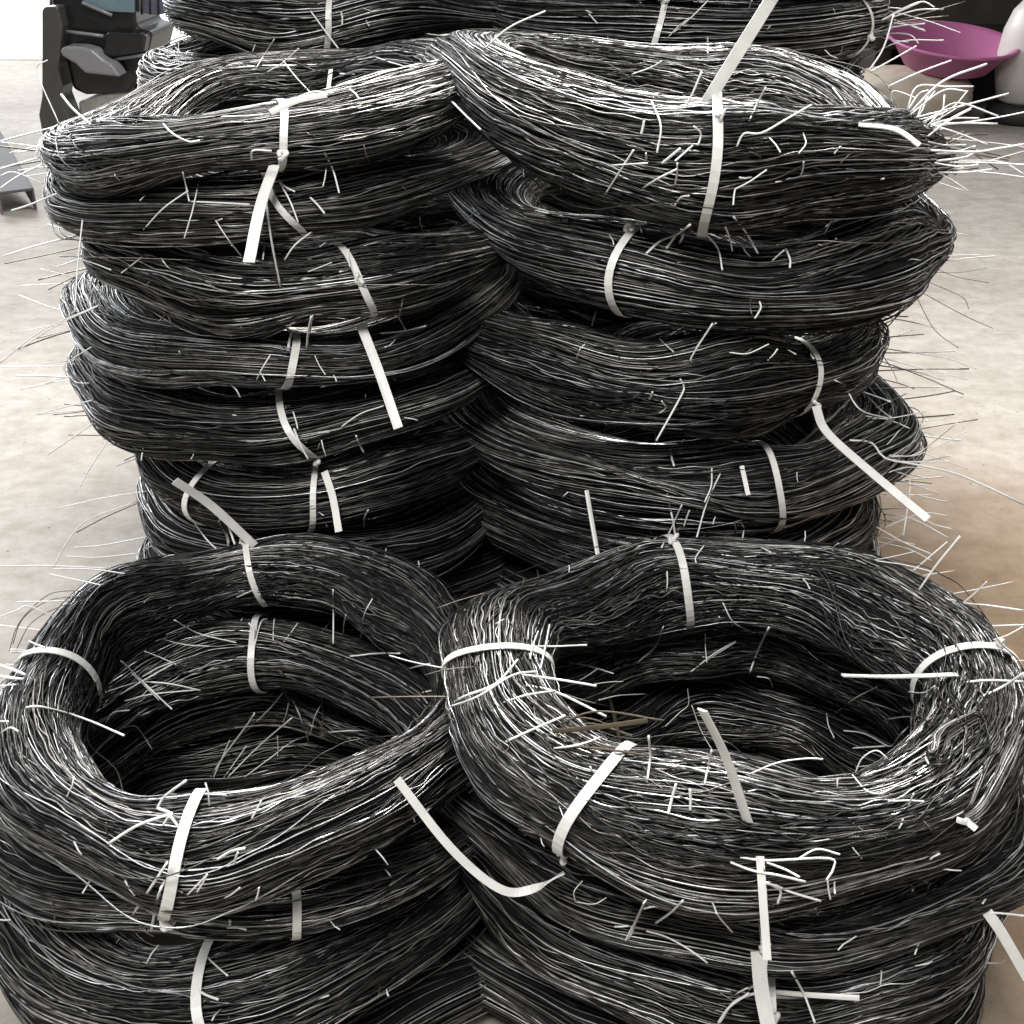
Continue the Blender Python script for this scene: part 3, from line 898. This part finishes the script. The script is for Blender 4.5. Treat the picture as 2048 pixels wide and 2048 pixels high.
def lock(key, pts, n=34, spread=.011, seed=1):
    """a hank of wire that has slipped off the bundle"""
    coil, root, off = CO[key]
    P = np.array(smooth_path(pts, 90)); m = len(P)
    T, A, B = frames(P)
    r = np.random.RandomState(seed)
    t = np.linspace(0, 1, m)
    env = (.25 + .75 * np.abs(np.sin(PI * (t * 1.9 + .15)))) * spread
    fade = np.clip(np.minimum(t, 1 - t) / .12, 0, 1)
    VV, QQ, TT = [], [], []; base = 0
    for i in range(n):
        a0, q = r.uniform(0, 2 * PI), r.uniform(.2, 1) ** .5
        ang = a0 + .6 * np.sin(2.2 * t + r.uniform(0, 6)) + .03 * np.sin(60 * t + r.uniform(0, 6))
        C = P + (A * np.cos(ang)[:, None] * 1.0 + B * np.sin(ang)[:, None] * 1.3) * (env * q)[:, None] - np.array([0, 0, .02]) * (1 - fade)[:, None]
        t_, a_, b_ = frames(C)
        VV.append(np.stack([C + (a_ * math.cos(w) + b_ * math.sin(w)) * .0009 for w in (0, 2.0944, 4.18879)], 1).reshape(-1, 3))
        idx = np.arange(m * 3).reshape(m, 3) + base; base += m * 3
        for k in range(3):
            QQ.append(np.stack([idx[:-1, k], idx[1:, k], idx[1:, (k + 1) % 3], idx[:-1, (k + 1) % 3]], -1))
        TT.append(np.full(m * 3, r.beta(2.2, 1.6)))
    me = quads_mesh("loose_hank", np.concatenate(VV) - off, np.concatenate(QQ), M_WIRE, True, np.concatenate(TT))
    link(bpy.data.objects.new("loose_hank", me), root)


def nips(key, phis, count, seed, lo=.006, hi=.018, rad=.0007, out=.6):
    """short cut ends standing out of the bundle"""
    coil, root, off = CO[key]
    r = random.Random(seed)
    for _ in range(count):
        ph, th = r.uniform(*phis), r.uniform(-.9, 1.9)
        q = coil.pos(np.array([ph]), 1.0, np.array([th]))[0]
        c = coil.pos(np.array([ph]), 0.0, np.array([th]))[0]
        d = Vector(q - c).normalized() * out + Vector((r.uniform(-1, 1), r.uniform(-1, 1), r.uniform(-1, 1)))
        d.normalize(); L = r.uniform(lo, hi)
        e = Vector(q) + d * L; m_ = Vector(q) + d * L * .5 + Vector((r.uniform(-1, 1), r.uniform(-1, 1), r.uniform(-1, 1))) * L * .12
        tube_obj("wire_end", np.array([tuple(Vector(q) - d * .003), tuple(m_), tuple(e)]) - off, rad * r.uniform(.7, 1.25), M_BRIGHT if r.random() < .45 else M_DULL, root, 5)


def whiskers(key, phi0, spread, count, seed, lo=.035, hi=.12, rad=.0007):
    """long cut ends that fan out sideways from the end of a bundle"""
    coil, root, off = CO[key]
    r = random.Random(seed)
    for _ in range(count):
        ph, th = phi0 + r.uniform(-spread, spread), r.uniform(-1.1, 1.2)
        q = Vector(coil.pos(np.array([ph]), 1.0, np.array([th]))[0])
        d = Vector((math.cos(ph) * 1.2, math.sin(ph) * .5 + r.uniform(-.6, .3), r.uniform(-.35, .35))).normalized()
        L = r.uniform(lo, hi); bend = Vector((0, r.uniform(-1, 1), r.uniform(-1, .6))) * L * .16
        pts = smooth_path([tuple(q - d * .01), tuple(q + d * L * .5 + bend * .35), tuple(q + d * L + bend)], 10)
        tube_obj("wire_end", np.array(pts) - off, rad * r.uniform(.8, 1.4), M_BRIGHT if r.random() < .75 else M_DULL, root, 5)


for i_, (k_, p_, c_) in enumerate((("BL1", PI, 6), ("BL2", PI, 5), ("BL3", PI, 7), ("BL4", PI, 6), ("BL5", PI, 7), ("BL6", PI, 12), ("BL7", PI, 6),
                                   ("BR1", 0, 10), ("BR2", 0, 6), ("BR3", 0, 8), ("BR4", 0, 14), ("BR5", 0, 12), ("CR3", 0, 8), ("CR2", 0, 8), ("AL1", PI, 8), ("AR1", 0.6, 7), ("AR1", PI, 6))):
    whiskers(k_, p_, .45, c_, 70 + i_)
nips("BR1", (-.30, .22), 26, 3, .015, .055, .0008, 1.6)
for i_, (k_, a_, c_) in enumerate((("BR1", 4.6, 12), ("BR2", 4.6, 12), ("BR3", 4.5, 12), ("BR4", 4.7, 12), ("BL1", 4.7, 10), ("BL2", 4.8, 8), ("BL3", 4.9, 12), ("BL4", 4.7, 10),
                                   ("BL5", 4.8, 10), ("BL6", 4.8, 8), ("AL1", 4.9, 14), ("AL1", 1.6, 12), ("AR1", 4.6, 22), ("AR1", 1.6, 14), ("AL2", 4.8, 10), ("AR2", 4.7, 12),
                                   ("AL3", 4.8, 8), ("AR3", 4.7, 10), ("CL3", 4.7, 10), ("CL4", 4.7, 10), ("CR3", 4.7, 14), ("AR1", 3.2, 12), ("AL2", 1.6, 12))):
    nips(k_, (a_ - .75, a_ + .75), c_, 20 + i_)

for q_, line in enumerate(LOOSE.strip().split("\n")):
    f_ = line.split()
    pts_ = [tuple(float(v) / 1000 for v in p.split(",")) for p in f_[3:]]
    key_, kind_, w_ = f_[0], f_[1], float(f_[2])
    coil_, root_, off_ = CO[key_]
    if kind_ == "k":
        lock(key_, pts_, seed=q_)
    elif kind_ == "t":
        tail(key_, pts_, w_ * .001, (math.cos(q_), .25, .2 * math.sin(q_)) if w_ < 9 else (1, .1, .2))
    else:
        rn_ = random.Random(q_)
        P_ = [Vector(p) for p in pts_]
        L_ = sum((P_[i + 1] - P_[i]).length for i in range(len(P_) - 1))
        if len(P_) == 2:
            P_.insert(1, (P_[0] + P_[1]) / 2 + Vector((rn_.uniform(-1, 1), rn_.uniform(-1, 1), rn_.uniform(-1, 1))) * L_ * .03)
        P_ = [tuple(p) for p in P_]
        rad_ = (.00085 if key_[0] == "A" else .00095 if key_[0] == "B" else .0011) * .82 * min(w_, 1.6)
        if w_ >= 2:
            ribbon_obj("strap_end" if kind_ == "w" else "straw", np.array(smooth_path(P_, 14)) - off_, (rn_.uniform(-1, 1), .3, rn_.uniform(-1, 1)), w_ * (.0022 if kind_ == "w" else .0013), .0008,
                       M_TIE if kind_ == "w" else M_STRAW, root_)
        else:
            tube_obj("wire_end" if kind_ == "w" else "straw", np.array(smooth_path(P_, 16)) - off_, rad_,
                     M_STRAW if kind_ == "s" else (M_DULL if w_ < .65 else M_BRIGHT), root_, 6)

# ------------------------------------------------------------------ floor and background
def floor_material():
    m, nt, b = new_mat("smooth_concrete")
    n, l = nt.nodes, nt.links
    tc = n.new("ShaderNodeTexCoord")
    n1 = n.new("ShaderNodeTexNoise"); n1.inputs["Scale"].default_value = 1.3; n1.inputs["Detail"].default_value = 8
    n2 = n.new("ShaderNodeTexNoise"); n2.inputs["Scale"].default_value = 16; n2.inputs["Roughness"].default_value = .75; n2.inputs["Detail"].default_value = 10
    mp = n.new("ShaderNodeMapping"); mp.inputs["Scale"].default_value = (1, 1.25, 1)
    l.new(tc.outputs["Object"], mp.inputs["Vector"])
    l.new(mp.outputs["Vector"], n1.inputs["Vector"]); l.new(mp.outputs["Vector"], n2.inputs["Vector"])
    r1 = n.new("ShaderNodeValToRGB")
    r1.color_ramp.elements[0].position = .3; r1.color_ramp.elements[1].position = .72
    r1.color_ramp.elements[0].color = (.27, .246, .218, 1); r1.color_ramp.elements[1].color = (.415, .392, .36, 1)
    l.new(n1.outputs["Fac"], r1.inputs["Fac"])
    r2 = n.new("ShaderNodeValToRGB")
    r2.color_ramp.elements[0].position = .33; r2.color_ramp.elements[1].position = .6
    r2.color_ramp.elements[0].color = (.70, .67, .63, 1); r2.color_ramp.elements[1].color = (1, 1, 1, 1)
    l.new(n2.outputs["Fac"], r2.inputs["Fac"])
    mx = n.new("ShaderNodeMix"); mx.data_type = 'RGBA'; mx.blend_type = 'MULTIPLY'; mx.inputs["Factor"].default_value = 1
    l.new(r1.outputs["Color"], mx.inputs[6]); l.new(r2.outputs["Color"], mx.inputs[7])
    v = n.new("ShaderNodeTexVoronoi"); v.inputs["Scale"].default_value = 24; v.inputs["Randomness"].default_value = 1
    l.new(tc.outputs["Object"], v.inputs["Vector"])
    r3 = n.new("ShaderNodeValToRGB")
    r3.color_ramp.elements[0].position = .03; r3.color_ramp.elements[1].position = .09
    r3.color_ramp.elements[0].color = (.3, .25, .2, 1); r3.color_ramp.elements[1].color = (1, 1, 1, 1)
    l.new(v.outputs["Distance"], r3.inputs["Fac"])
    m2 = n.new("ShaderNodeMix"); m2.data_type = 'RGBA'; m2.blend_type = 'MULTIPLY'; m2.inputs["Factor"].default_value = .75
    l.new(mx.outputs[2], m2.inputs[6]); l.new(r3.outputs["Color"], m2.inputs[7])
    # darker brown patch on the concrete to the right of the front coils
    sub = n.new("ShaderNodeVectorMath"); sub.operation = 'SUBTRACT'; sub.inputs[1].default_value = (0.95, 1.0, 0)
    l.new(tc.outputs["Object"], sub.inputs[0])
    scv = n.new("ShaderNodeVectorMath"); scv.operation = 'MULTIPLY'; scv.inputs[1].default_value = (1.1, 0.75, 1)
    l.new(sub.outputs[0], scv.inputs[0])
    ln = n.new("ShaderNodeVectorMath"); ln.operation = 'LENGTH'; l.new(scv.outputs[0], ln.inputs[0])
    ad = n.new("ShaderNodeMath"); ad.operation = 'ADD'; l.new(ln.outputs["Value"], ad.inputs[0])
    nm = n.new("ShaderNodeMath"); nm.operation = 'MULTIPLY'; nm.inputs[1].default_value = .9
    l.new(n1.outputs["Fac"], nm.inputs[0]); l.new(nm.outputs[0], ad.inputs[1])
    sm = n.new("ShaderNodeMapRange"); sm.interpolation_type = 'SMOOTHSTEP'
    sm.inputs["From Min"].default_value = .75; sm.inputs["From Max"].default_value = 1.55
    sm.inputs["To Min"].default_value = 1; sm.inputs["To Max"].default_value = 0
    l.new(ad.outputs[0], sm.inputs["Value"])
    m3 = n.new("ShaderNodeMix"); m3.data_type = 'RGBA'; m3.blend_type = 'MULTIPLY'; m3.inputs[7].default_value = (.66, .50, .36, 1)
    l.new(sm.outputs["Result"], m3.inputs["Factor"]); l.new(m2.outputs[2], m3.inputs[6])
    l.new(m3.outputs[2], b.inputs["Base Color"])
    b.inputs["Roughness"].default_value = 0.75
    b.inputs["Specular IOR Level"].default_value = 0.2
    return m


M_FLOOR = floor_material()
fl = poly_obj("floor", [(-12, -4, 0), (14, -4, 0), (14, 7.5, 0), (-12, 7.5, 0)], [(0, 1, 2, 3)], M_FLOOR)
fl["kind"] = "structure"
M_YARD = simple("pale_concrete", (0.62, 0.61, 0.59), 0.7, bump=0.1, scale=20, var=.05)
yd = poly_obj("pavement", [(-40, 7.5, -.03), (40, 7.5, -.03), (40, 60, -.03), (-40, 60, -.03)], [(0, 1, 2, 3)], M_YARD)
yd["kind"] = "structure"
M_SILL = simple("grey_steel_sill", (0.28, 0.27, 0.26), 0.5, 0.3)
sl = poly_obj("path", [(-12, 7.46, .004), (1.2, 7.46, .004), (1.2, 7.52, .004), (-12, 7.52, .004),
                      (-12, 7.46, -.03), (1.2, 7.46, -.03), (1.2, 7.52, -.03), (-12, 7.52, -.03)],
              [(0, 1, 2, 3), (4, 7, 6, 5), (0, 4, 5, 1), (1, 5, 6, 2), (2, 6, 7, 3), (3, 7, 4, 0)], M_SILL)
sl.name = "threshold"; sl["kind"] = "structure"


def tag(o, label, cat, group=None):
    o["label"] = label; o["category"] = cat
    if group: o["group"] = group
    return o


def box_obj(name, x0, x1, y0, y1, z0, z1, mat, parent=None, bevel=0.0):
    v = [(x, y, z) for x in (x0, x1) for y in (y0, y1) for z in (z0, z1)]
    f = [(0, 1, 3, 2), (4, 6, 7, 5), (0, 4, 5, 1), (2, 3, 7, 6), (0, 2, 6, 4), (1, 5, 7, 3)]
    return poly_obj(name, v, f, mat, parent, bevel=bevel)


def lathe(name, prof, mat, parent=None, n=64, sx=1.0, sy=1.0):
    V = [(r * math.cos(2 * PI * k / n) * sx, r * math.sin(2 * PI * k / n) * sy, z) for r, z in prof for k in range(n)]
    F = [(i * n + k, i * n + (k + 1) % n, (i + 1) * n + (k + 1) % n, (i + 1) * n + k) for i in range(len(prof) - 1) for k in range(n)]
    return poly_obj(name, V, F, mat, parent, smooth=True)


def empty(name, loc, rot=(0, 0, 0)):
    o = link(bpy.data.objects.new(name, None)); o.location = loc; o.rotation_euler = rot
    o.empty_display_size = .05
    return o


# back wall on the right
wl_ = box_obj("wall", 1.25, 14, 6.4, 6.6, 0, 3.2, simple("dull_brown_wall", (0.085, 0.07, 0.058), 0.8, bump=.2, scale=8, var=.2))
tag(wl_, "dark brown wall behind the pink basin and the white jug", "wall")

# pink basin, tilted towards us on a cloth bundle
bs = tag(empty("basin", (2.03, 5.5, .235), (math.radians(9), math.radians(2), 0)),
         "round pink plastic basin tilted on a pale bundle near the wall", "basin")
M_PINK = simple("pink_plastic", (0.42, 0.125, 0.27), 0.45, var=.06, scale=3)
lathe("bowl", [(.001, 0), (.18, 0), (.195, .006), (.268, .105), (.292, .112), (.300, .118), (.298, .126), (.286, .127),
               (.264, .112), (.186, .015), (.17, .010), (.001, .010)], M_PINK, bs)

# pale bundle under it
def blob(name, c, r, mat, seed, parent=None, p=2.6):
    n, m = 48, 28
    V = []
    for i in range(m + 1):
        t = -PI / 2 + PI * i / m
        for k in range(n):
            a = 2 * PI * k / n
            d = Vector((math.cos(t) * math.cos(a), math.cos(t) * math.sin(a), math.sin(t)))
            q = (abs(d.x) ** p + abs(d.y) ** p + abs(d.z) ** p) ** (-1 / p)
            q *= 1 + .07 * mnoise.noise(d * 2.3 + Vector((seed, 0, 0))) + .03 * mnoise.noise(d * 7 + Vector((0, seed, 0)))
            V.append((c[0] + d.x * q * r[0], c[1] + d.y * q * r[1], max(0.004, c[2] + d.z * q * r[2])))
    F = [(i * n + k, i * n + (k + 1) % n, (i + 1) * n + (k + 1) % n, (i + 1) * n + k) for i in range(m) for k in range(n)]
    return poly_obj(name, V, F, mat, parent, smooth=True)


tag(blob("bundle", (1.86, 5.5, .115), (.30, .20, .118), simple("pale_cloth", (0.50, 0.44, 0.36), 0.8, bump=.5, scale=14, var=.12), 3.0),
    "pale beige bundle lying on the floor beneath the pink basin", "bundle")

jg = tag(empty("jug", (2.41, 5.45, 0)), "large white plastic jug with a black base at the right edge", "jug")
lathe("body", [(.10, .085), (.125, .10), (.150, .20), (.158, .30), (.150, .40), (.125, .48), (.085, .53), (.05, .545), (.045, .57), (.001, .572)],
      simple("white_plastic", (0.62, 0.60, 0.56), 0.4, var=.04), jg)
lathe("base", [(.001, .0), (.150, .0), (.158, .02), (.155, .07), (.12, .084), (.001, .086)], simple("black_rubber", (0.02, 0.02, 0.02), .6), jg)

bn = tag(empty("bench", (2.9, 5.95, 0)), "low dark bench added for the shadow before the brown wall", "bench")
M_BENCH = simple("shadow_dark_wood", (0.018, 0.013, 0.010), .6, scale=6, var=.3)  # near-black bench added to fill the dark shadow area by the wall
box_obj("top", -1.15, 1.3, -.22, .3, .28, .34, M_BENCH, bn, .006)
for sx in (-1.1, 1.2):
    box_obj("leg", sx - .03, sx + .05, -.20, .28, 0, .28, M_BENCH, bn, .004)
box_obj("back_panel", -1.05, 1.15, .10, .14, 0, .28, M_BENCH, bn)

# steel beam lying on the floor at the left edge
bm = empty("steel_beam", (-1.70, 3.80, 0), (0, -.22, math.atan2(.55, -.34)))
tag(bm, "grey steel channel beam slanting down to the bright floor at left edge", "beam")
M_BEAM = simple("grey_paint", (0.09, 0.09, 0.095), 0.75, 0.0, var=.06, scale=10)
box_obj("web", 0, 1.6, -.055, .055, .072, .082, M_BEAM, bm, .002)
box_obj("flange", 0.004, 1.6, .052, .060, 0, .080, simple("beige_paint", (0.20, 0.18, 0.15), .5, var=.08), bm, .002)
box_obj("flange", 0.004, 1.6, -.060, -.052, 0, .080, M_BEAM, bm, .002)

# black machine by the doorway
Y0 = 4.0
def mpt(u, v, y=Y0):
    px = (40 + .18634 * u) * .9434; py = .18634 * v * .9434
    ang = math.radians(30) - math.atan((966 - py) / 2072)
    h = y * math.tan(ang)
    return ((px - 966) / 2072 * (y * .866 + h * .5), EYE - h)
mc = tag(empty("machine", (-1.4, Y0, 0)), "glossy black machine with a grey guard plate by the bright doorway", "machine")
def plate(name, pts, y0, y1, mat, bevel=.008, parent=None):
    P = [mpt(u, v, Y0) for u, v in pts]
    n = len(P)
    V = [(x + 1.4, y0, z) for x, z in P] + [(x + 1.4, y1, z) for x, z in P]
    F = [tuple(range(n)), tuple(range(2 * n - 1, n - 1, -1))] + [(i, i + n, (i + 1) % n + n, (i + 1) % n) for i in range(n)]
    o = poly_obj(name, V, F, mat, parent or mc, bevel=bevel)
    return o
M_MB = simple("glossy_black_paint", (0.012, 0.012, 0.013), 0.22, var=.2)
M_MG = simple("dark_grey_plastic", (0.055, 0.055, 0.05), 0.35, var=.1)
M_MS = simple("grey_gloss_plastic", (0.20, 0.20, 0.21), 0.22, var=.05)
plate("rear_shell", [(175, -500), (360, -500), (330, 0), (300, 450), (310, 640), (185, 750), (140, 600), (140, 350)], .12, .34, simple("brown_grey_shell", (.07, .06, .052), .4), .02)
plate("post", [(300, 90), (330, 50), (470, 40), (520, 260), (500, 480), (480, 700), (520, 900), (500, 1000), (640, 1350), (640, 2300), (400, 2300), (330, 1550), (265, 1200), (300, 1000)], -.06, .06, M_MG, .012)
plate("body", [(330, -500), (1230, -500), (1230, 150), (1245, 300), (1420, 350), (1370, 560), (1350, 800), (1220, 920), (1180, 1000), (700, 1020), (560, 960), (500, 700), (400, 400), (330, 60)], .0, .30, M_MB, .015)
plate("guard_plate", [(535, 500), (580, 455), (760, 460), (870, 490), (1000, 600), (1080, 640), (1170, 780), (1000, 760), (800, 740), (700, 640), (560, 560)], -.10, -.01, M_MS, .012)
plate("bracket", [(960, 350), (1000, 320), (1320, 340), (1400, 370), (1370, 540), (1040, 590), (940, 560)], -.05, .01, M_MB, .012)
plate("window", [(690, -500), (690, 0), (740, 60), (1000, 120), (1240, 130), (1240, -500)], -.02, .0, simple("blue_tinted_glass", (.14, .20, .23), .12, var=.15, scale=5), .003)
plate("foot_plate", [(600, 1100), (860, 1020), (1250, 960), (1700, 1020), (1700, 2300), (700, 2300)], .02, .30, simple("pale_grey_plate", (.42, .41, .38), .5), .01)
for a_, b_ in (((530, 325), (930, 372)), ((1050, 622), (1370, 572)), ((700, 20), (1020, 150))):
    A_, B_ = mpt(*a_), mpt(*b_)
    tube_obj("rail", smooth_path([(A_[0] + 1.4, -.03, A_[1]), (B_[0] + 1.4, -.035, B_[1])]), .006, M_MS, mc)
bk = plate("basket", [(1240, -500), (1700, -500), (1690, 120), (1430, 180), (1240, 150)], .05, .07, simple("violet_grey_mesh", (.12, .12, .17), .4), .004)
for uu in range(1260, 1700, 90):
    A_, B_ = mpt(uu, -400), mpt(uu + 20, 165)
    tube_obj("bar", smooth_path([(A_[0] + 1.4, .03, A_[1]), (B_[0] + 1.4, .03, B_[1])]), .004, M_MB, bk)
